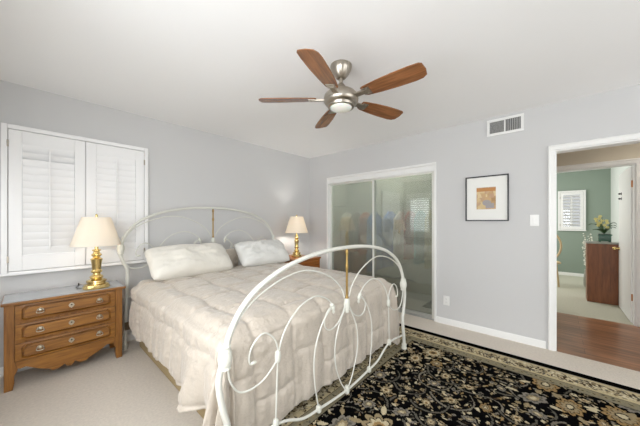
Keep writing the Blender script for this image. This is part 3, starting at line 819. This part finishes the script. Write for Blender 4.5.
# ------------------------------------------------------------------ dresser
def dresser():
    x0, x1, yf, yb, zt = -3.60, -2.885, -.36, -.022, .665
    t = thing('dresser', 'honey oak three-drawer chest with a scalloped apron below the shuttered window', 'dresser', ((x0 + x1) / 2, (yf + yb) / 2, 0))
    part('top', box(x0 - .014, x1 + .022, yf - .025, yb, zt - .022, zt, bev=.006), 'oak', t)
    part('glass_top', box(x0 - .008, x1 + .015, yf - .018, yb - .004, zt, zt + .005, bev=.0015), 'glasstop', t, 'pale grey glass top')
    bm = bmesh.new(); add_box(bm, x0 + .012, x1 - .012, yf + .012, yb - .004, .19, zt - .022); part('carcass', bm, 'oak_v', t)
    for xa, s in ((x0, 1), (x1, -1)):
        for ya, yb2 in ((yf, yf + .052), (yb - .052, yb)):
            bm = bmesh.new(); w = .052
            out = [(xa, zt - .022), (xa, .0), (xa + s * .044, 0), (xa + s * .052, .05), (xa + s * .05, .10), (xa + s * .068, .14), (xa + s * .06, .19), (xa + s * w, .22), (xa + s * w, zt - .022)]
            add_prism(bm, out, ya, yb2, 'Y', bev=.004); part('leg', bm, 'oak_v', t)
    # scalloped apron
    def apron(x):
        f = (x - (x0 + .05)) / (x1 - x0 - .10); d = abs(f - .5) * 2
        return float(np.interp(d, [0, .06, .10, .22, .34, .40, .46, .62, .80, .90, 1.0], [.062, .066, .090, .066, .066, .088, .092, .118, .155, .150, .160]))
    bm = bmesh.new(); n = 80; xs = [x0 + .05 + (x1 - x0 - .10) * i / n for i in range(n + 1)]
    out = [(x, apron(x)) for x in xs] + [(xs[-1], .205), (xs[0], .205)]
    add_prism(bm, out, yf + .004, yf + .024, 'Y'); part('apron', bm, 'oak', t)
    zs = (.205, .352, .499); h = .135
    for i, z in enumerate(zs):
        X0, X1, Z0, Z1 = x0 + .057, x1 - .057, z + .006, z + h
        xa, xb, za, zb = x0 + .098, x1 - .098, z + .028, z + h - .020; c = .022
        def outline(g):
            return [(xa + c + g, za + g), (xb - c - g, za + g), (xb - g, za + c * .5 + g), (xb - g, zb - c - g), (xb - c - g, zb - g), (xa + c + g, zb - g), (xa + g, zb - c - g), (xa + g, za + c * .5 + g)]
        bm = bmesh.new(); add_box(bm, X0, X1, yf + .010, yf + .03, Z0, Z1)
        rim = [(xa + c, Z0), (xb - c, Z0), (X1, Z0), (X1, Z1), (xb - c, Z1), (xa + c, Z1), (X0, Z1), (X0, Z0)]; inn = outline(-.004); mid = outline(-.010)
        L4 = [[bm.verts.new((p[0], y, p[1])) for p in pts] for pts, y in ((rim, yf + .012), (rim, yf - .001), (mid, yf - .004), (inn, yf + .011))]
        for a_, b_ in zip(L4[:-1], L4[1:]):
            for k in range(8): bm.faces.new((a_[k], a_[(k + 1) % 8], b_[(k + 1) % 8], b_[k]))
        d = part('drawer', bm, 'oak', t)
        bm = bmesh.new(); add_prism(bm, outline(.003), yf - .0085, yf + .011, 'Y', bev=.005); part('raised_panel', bm, 'oak', d)
        zc = z + .072
        for xp in (-3.414, -3.052):
            bm = bmesh.new(); add_lathe(bm, [(.001, -.014), (.010, -.012), (.014, -.006), (.013, 0)], (xp, yf - .008, zc + .006), 16, 1, 1, 'Y')
            add_prism(bm, [(xp - .022, zc - .002), (xp - .016, zc + .016), (xp, zc + .024), (xp + .016, zc + .016), (xp + .022, zc - .002), (xp, zc + .004)], yf - .014, yf - .009, 'Y')
            add_tube(bm, [(xp - .020, yf - .012, zc), (xp - .019, yf - .026, zc - .010), (xp, yf - .028, zc - .014), (xp + .019, yf - .026, zc - .010), (xp + .020, yf - .012, zc)], .0032, 8)
            part('pull', bm, 'silver', d)
        bm = bmesh.new(); xp = -3.234
        add_prism(bm, [(xp, zc - .022), (xp + .014, zc - .010), (xp + .019, zc + .003), (xp + .010, zc + .018), (xp, zc + .022), (xp - .010, zc + .018), (xp - .019, zc + .003), (xp - .014, zc - .010)], yf - .015, yf - .009, 'Y', bev=.002)
        k = part('keyhole_plate', bm, 'silver', d)
        bm = bmesh.new(); add_lathe(bm, [(.0055, -.0175), (.0055, -.013)], (xp, yf, zc + .005), 12, 1, 1, 'Y'); part('keyhole', bm, 'dark', d)
dresser()

# ------------------------------------------------------------------ nightstand
def nightstand():
    x0, x1, yf, yb, zt = -.855, -.375, -.60, -.02, .71
    t = thing('nightstand', 'reddish oak nightstand in the room corner beside the closet', 'nightstand', ((x0 + x1) / 2, (yf + yb) / 2, 0))
    part('top', box(x0 - .012, x1 + .012, yf - .02, yb, zt - .022, zt, bev=.006), 'nightwood', t)
    part('carcass', box(x0, x1, yf, yb, .10, zt - .022, bev=.004), 'nightwood', t)
    for i in range(2):
        z = .13 + i * .275
        d = part('drawer', box(x0 + .03, x1 - .03, yf - .014, yf + .01, z, z + .26, bev=.006), 'nightwood', t)
        bm = bmesh.new(); add_lathe(bm, [(.006, 0), (.007, -.014), (.015, -.02), (.012, -.028), (.002, -.031)], ((x0 + x1) / 2, yf - .014, z + .13), 14, 1, 1, 'Y'); part('knob', bm, 'silver', d)
    for xa in (x0 + .03, x1 - .03):
        for ya in (yf + .03, yb - .03):
            bm = bmesh.new(); add_lathe(bm, [(.018, 0), (.024, .05), (.03, .10)], (xa, ya, 0), 14); part('leg', bm, 'nightwood', t)
nightstand()

# ------------------------------------------------------------------ table lamps
def lamp(label, x, y, z, power, s=1.0):
    t = thing('table_lamp', label, 'lamp', (x, y, z), 'brass table lamps')
    c = (x, y, z)
    prof = [(.078, 0), (.080, .012), (.074, .020), (.070, .034), (.056, .040), (.054, .052), (.060, .058), (.058, .070), (.040, .078), (.034, .088), (.042, .098), (.036, .108), (.024, .120), (.022, .132), (.032, .142), (.034, .152), (.026, .166), (.029, .215), (.033, .245), (.036, .262), (.024, .272), (.020, .282), (.030, .292), (.032, .302), (.022, .312), (.018, .330), (.026, .338), (.026, .346), (.012, .352), (.010, .400)]
    bm = bmesh.new(); add_lathe(bm, [(r * s * 1.12, h) for r, h in prof], c, 32); b = part('base', bm, 'brass', t)
    bm = bmesh.new(); add_lathe(bm, [(.010, .398), (.017, .402), (.017, .45), (.006, .46), (.004, .62), (.004, .645)], c, 14); part('stem', bm, 'brass', b)
    bm = bmesh.new(); add_lathe(bm, [(.004, .64), (.010, .646), (.008, .655), (.010, .664), (.003, .672)], c, 14); part('finial', bm, 'brass', t)
    # shade: open cone with thickness
    zb, zt2 = .385, .642; rb, rt = .180, .106; seg = 48
    bm = bmesh.new()
    prof2 = [(rb, zb), (rb - .001, zb + .008), (rt, zt2 - .006), (rt, zt2), (rt - .004, zt2), (rt - .004, zt2 - .006), (rb - .006, zb + .008), (rb - .005, zb)]
    add_lathe(bm, prof2, c, seg, closed=True)
    sh = part('shade', bm, 'shade', t)
    bm = bmesh.new()
    for k in range(3):
        a = k * 2 * PI / 3; add_tube(bm, [(x + .004 * math.cos(a), y + .004 * math.sin(a), z + .636), (x + (rt - .003) * math.cos(a), y + (rt - .003) * math.sin(a), z + .636)], .002, 6, 0)
    part('spider', bm, 'brass', sh)
    bm = bmesh.new(); add_ball(bm, (x, y, z + .50), .03, 1, 1, 1.25)
    bulb = bpy.data.materials.new('lamp bulb'); bulb.use_nodes = True
    bb = bulb.node_tree.nodes['Principled BSDF']; bb.inputs['Emission Color'].default_value = (1, .95, .88, 1); bb.inputs['Emission Strength'].default_value = power
    part('bulb', bm, bulb, t)
lamp('brass table lamp with a cream shade on the oak dresser', -3.06, -.272, .671, 24, 1.1)
lamp('brass table lamp with a cream shade on the corner nightstand', -.60, -.30, .711, 230, .95)
bm = bmesh.new()
add_tube(bm, [(-3.163, -.25, .6765), (-3.182, -.21, .675), (-3.185, -.13, .675), (-3.16, -.06, .675), (-3.16, -.014, .675), (-3.16, -.010, .5)], .0032, 8)
single('lamp_cord', bm, 'cord', 'thin black cord lying on the dresser top beside the lamp', 'cord', (-3.16, -.10, .67))

# ------------------------------------------------------------------ ceiling fan
def fan():
    x, y = -1.904, -2.197
    t = thing('ceiling_fan', 'brushed nickel ceiling fan with five wooden blades and a small bowl light', 'fan', (x, y, 2.10))
    c = (x, y, 0)
    bm = bmesh.new(); add_lathe(bm, [(.080, CH), (.081, CH - .012), (.074, CH - .035), (.056, CH - .068), (.036, CH - .092), (.028, CH - .097), (.018, CH - .097)], c, 32); part('canopy', bm, 'nickel', t)
    bm = bmesh.new(); add_lathe(bm, [(.0135, CH - .08), (.0135, 2.28)], c, 16); part('downrod', bm, 'nickel', t)
    bm = bmesh.new(); add_lathe(bm, [(.022, 2.302), (.034, 2.285), (.040, 2.262), (.07, 2.250), (.105, 2.236), (.126, 2.214), (.130, 2.190), (.128, 2.172), (.120, 2.160), (.112, 2.150), (.10, 2.146), (.098, 2.140)], c, 40); part('motor_housing', bm, 'nickel', t)
    bm = bmesh.new(); add_lathe(bm, [(.098, 2.142), (.102, 2.138), (.098, 2.129), (.082, 2.126)], c, 40); part('light_ring', bm, 'nickel', t)
    bm = bmesh.new(); add_lathe(bm, [(.082, 2.130), (.078, 2.120), (.062, 2.110), (.035, 2.104), (.001, 2.102)], c, 32); part('bowl_light', bm, 'opal', t, 'white glass bowl')
    for deg in (199.5, 272.5, 343, 56.5, 130):
        a = math.radians(deg); T = Matrix.Translation((x, y, 2.182)) @ Matrix.Rotation(a, 4, 'Z')
        P = T @ Matrix.Rotation(math.radians(-13), 4, 'X')
        t2 = bmesh.new(); add_box(t2, .11, .215, -.020, .020, -.004, .010, bev=.004); add_box(t2, .19, .245, -.034, .034, -.001, .005, bev=.002)
        for q in (-.02, .02): add_ball(t2, (.225, q, -.002), .006, 1, 1, .5, 8)
        bmesh.ops.transform(t2, matrix=P, verts=t2.verts)
        arm = part('blade_arm', t2, 'nickel', t)
        t2 = bmesh.new()
        out = [(.185, -.040), (.205, -.048), (.30, -.060), (.42, -.069), (.54, -.070), (.595, -.066), (.612, -.054), (.620, .0), (.612, .045), (.585, .064), (.54, .070), (.42, .068), (.30, .060), (.205, .047), (.185, .038)]
        add_prism(t2, out, .005, .012, 'Z', bev=.002); bmesh.ops.transform(t2, matrix=P, verts=t2.verts)
        bl = bpy.data.objects.new('blade', None)
        bpy.data.objects.remove(bl)
        o = part('blade', t2, 'cherry', t)
        # let the grain follow each blade
        lm = Matrix.Translation(-org_of(t)) @ P
        o.data.transform(lm.inverted()); o.matrix_local = lm
fan()

# ------------------------------------------------------------------ hall door and the far room
d = struct('door_1', box(1.575, 2.43, -4.118, -4.082, .012, 1.965, bev=.002), 'trim')
bm = bmesh.new()
for zc in (1.745, .325): add_box(bm, 1.566, 1.577, -4.119, -4.086, zc - .042, zc + .042, bev=.002)
struct('hinge', bm, 'hinge', d)
bm = bmesh.new(); add_lathe(bm, [(.026, 0), (.026, .006), (.010, .012), (.010, .035), (.024, .042), (.028, .056), (.020, .068), (.002, .071)], (2.36, -4.082, .875), 16, 1, 1, 'Y'); struct('door_handle', bm, 'brass', d)
bm = bmesh.new()
for zc in (1.60, 1.67):
    add_box(bm, 2.185, 2.215, -4.083, -4.076, zc - .018, zc + .018, bev=.003); add_ball(bm, (2.2, -4.062, zc), .013, seg=10); add_box(bm, 2.195, 2.205, -4.078, -4.06, zc - .005, zc + .005)
struct('door_hook', bm, 'black', d)

def cabinet():
    x0, x1, y0, y1, h = 2.5, 2.78, -4.25, -3.755, .925
    t = thing('wooden_cabinet', 'dark brown wooden cabinet with a grey top seen through the doorway', 'cabinet', ((x0 + x1) / 2, (y0 + y1) / 2, 0))
    part('body', box(x0, x1, y0, y1, 0, h, bev=.004), 'walnut', t)
    part('top', box(x0 - .015, x1 + .015, y0, y1 + .015, h, h + .026, bev=.004), 'stone', t)
    for k in range(2):
        ya = y0 + .02 + k * .232; dd = part('door', box(x1, x1 + .016, ya, ya + .222, .06, h - .03, bev=.003), 'walnut', t)
        bm = bmesh.new(); add_lathe(bm, [(.006, 0), (.014, .018), (.002, .026)], (x1 + .016, ya + (.19 if k == 0 else .03), .6), 12, 1, 1, 'X'); part('knob', bm, 'brass', dd)
cabinet()

def orchid():
    x, y, z = 2.64, -3.955, .951
    t = thing('potted_orchid', 'yellow flowering orchid in a green square pot on the brown cabinet', 'plant', (x, y, z))
    bm = bmesh.new()
    for sx in (-1, 1):
        for sy in (-1, 1): add_box(bm, x + sx * .055 - .012, x + sx * .055 + .012, y + sy * .055 - .012, y + sy * .055 + .012, z, z + .02)
    t2 = bmesh.new(); add_box(t2, x - .07, x + .07, y - .07, y + .07, z + .015, z + .115, bev=.012)
    merge(bm, t2); add_box(bm, x - .078, x + .078, y - .078, y + .078, z + .10, z + .122, bev=.006); part('pot', bm, 'greypot', t)
    part('soil', box(x - .065, x + .065, y - .065, y + .065, z + .118, z + .126), 'dark', t)
    rnd = random.Random(4)
    for k in range(11):
        a = k * 2.4; L = rnd.uniform(.12, .22); up = rnd.uniform(.06, .19); bm = bmesh.new()
        rows = []
        for i in range(9):
            f = i / 8; px = x + math.cos(a) * L * f; py = y + math.sin(a) * L * f; pz = z + .122 + up * math.sin(f * 2.1); w = .022 * math.sin(PI * min(.97, f * .93 + .06))
            nx, ny = -math.sin(a), math.cos(a)
            rows.append([bm.verts.new((px + nx * w * q, py + ny * w * q, pz - abs(q) * -.006 + dz)) for q, dz in ((-1, 0), (0, -.003), (1, 0), (0, .002))])
        for i in range(8):
            for q in range(4): bm.faces.new((rows[i][q], rows[i][(q + 1) % 4], rows[i + 1][(q + 1) % 4], rows[i + 1][q]))
        bm.faces.new(rows[0]); bm.faces.new(rows[-1][::-1])
        part('leaf', bm, 'leaf', t)
    for k, (dx, dy, hgt) in enumerate(((-.02, .03, .40), (-.05, -.01, .33), (.02, .05, .36))):
        bm = bmesh.new(); pts = [(x, y, z + .12), (x + dx * .5, y + dy * .4, z + hgt * .6), (x + dx, y + dy, z + hgt), (x + dx * 1.6, y + dy * 2.0, z + hgt + .02)]
        add_tube(bm, pts, .003, 7); st = part('flower_stem', bm, 'stem', t)
        for j in range(4):
            bm = bmesh.new(); cx, cy, cz = x + dx * (1 + .2 * j) + rnd.uniform(-.02, .02), y + dy * (1 + .35 * j) + rnd.uniform(-.02, .02), z + hgt - .10 + j * .035
            for q in range(5):
                b = q * 2 * PI / 5; add_ball(bm, (cx, cy + .012 * math.cos(b), cz + .012 * math.sin(b)), .011, .45, 1, 1, 8)
            add_ball(bm, (cx - .008, cy, cz), .009, 1, 1, 1, 8)
            part('flower', bm, 'petal', st)
orchid()

def twigs():
    x, y = 3.80, -3.83
    t = thing('blossom_branches', 'tall white blossom branches in a floor vase behind the brown cabinet', 'plant', (x, y, 0))
    bm = bmesh.new(); add_lathe(bm, [(.04, 0), (.05, .03), (.05, .15), (.04, .26), (.03, .32), (.036, .34)], (x, y, 0), 20); part('vase', bm, 'stone', t)
    rnd = random.Random(3)
    for k in range(9):
        a = k * .7; s = .03 + .006 * k; h = rnd.uniform(.8, 1.06); bm = bmesh.new()
        pts = [(x, y, .33), (x + s * .5 * math.cos(a), y + s * .5 * math.sin(a), .33 + (h - .33) * .5), (x + s * math.cos(a), y + s * math.sin(a), h)]
        add_tube(bm, pts, .004, 6); br = part('branch', bm, 'twig', t)
        bm = bmesh.new()
        for j in range(16):
            f = .15 + .85 * j / 15; add_ball(bm, (x + s * f * math.cos(a) + rnd.uniform(-.03, .03), y + s * f * math.sin(a) + rnd.uniform(-.03, .03), .33 + (h - .33) * f), rnd.uniform(.008, .015), seg=7)
        part('blossoms', bm, 'blossom', br)
twigs()

def rattan_chair():
    x, y = 3.6, -3.235
    t = thing('rattan_chair', 'round-backed rattan chair just inside the green room at the door edge', 'chair', (x, y, 0))
    bm = bmesh.new(); ring = [(x + .18, y + .225 * math.cos(a), .77 + .30 * math.sin(a)) for a in [2 * PI * k / 24 for k in range(25)]]
    add_tube(bm, ring, .018, 10, 3); b = part('back_hoop', bm, 'rattan', t)
    bm = bmesh.new()
    for k in range(-2, 3): add_tube(bm, [(x + .18, y + .07 * k, .77 - .29 * math.sqrt(max(0, 1 - (.07 * k / .225) ** 2))), (x + .18, y + .07 * k, .77 + .29 * math.sqrt(max(0, 1 - (.07 * k / .225) ** 2)))], .006, 8, 0)
    part('spindles', bm, 'rattan', b)
    bm = bmesh.new(); add_lathe(bm, [(.20, .43), (.225, .44), (.225, .462), (.20, .475)], (x, y, 0), 32); part('seat', bm, 'rattan', t)
    for sx in (-1, 1):
        for sy in (-1, 1):
            bm = bmesh.new(); add_tube(bm, [(x + sx * .15, y + sy * .15, .44), (x + sx * .19, y + sy * .19, 0.002)], .014, 10, 0); part('leg', bm, 'rattan', t)
rattan_chair()

# lamps added out of frame to brighten the hall and the closet
def fill_lamp(label, x, y, power, r=.13):
    t = thing('fill_lamp', label, 'lamp', (x, y, CH - .09))
    bm = bmesh.new(); add_lathe(bm, [(r, CH), (r, CH - .02), (r * .92, CH - .024)], (x, y, 0), 28); part('base', bm, 'nickel', t)
    g = bpy.data.materials.new('lit glass'); g.use_nodes = True; b = g.node_tree.nodes['Principled BSDF']
    b.inputs['Emission Color'].default_value = (1, .93, .82, 1); b.inputs['Emission Strength'].default_value = power
    bm = bmesh.new(); add_lathe(bm, [(r * .9, CH - .022), (r * .85, CH - .05), (r * .55, CH - .08), (.002, CH - .09)], (x, y, 0), 28); part('globe', bm, g, t)
fill_lamp('added unseen ceiling lamp lighting the hall beyond the doorway', .8, -4.6, 34)
fill_lamp('added small ceiling lamp lighting the inside of the closet', .225, -1.33, 170, .09)

for o in bpy.data.objects:
    if '_o' in o.keys(): del o['_o']
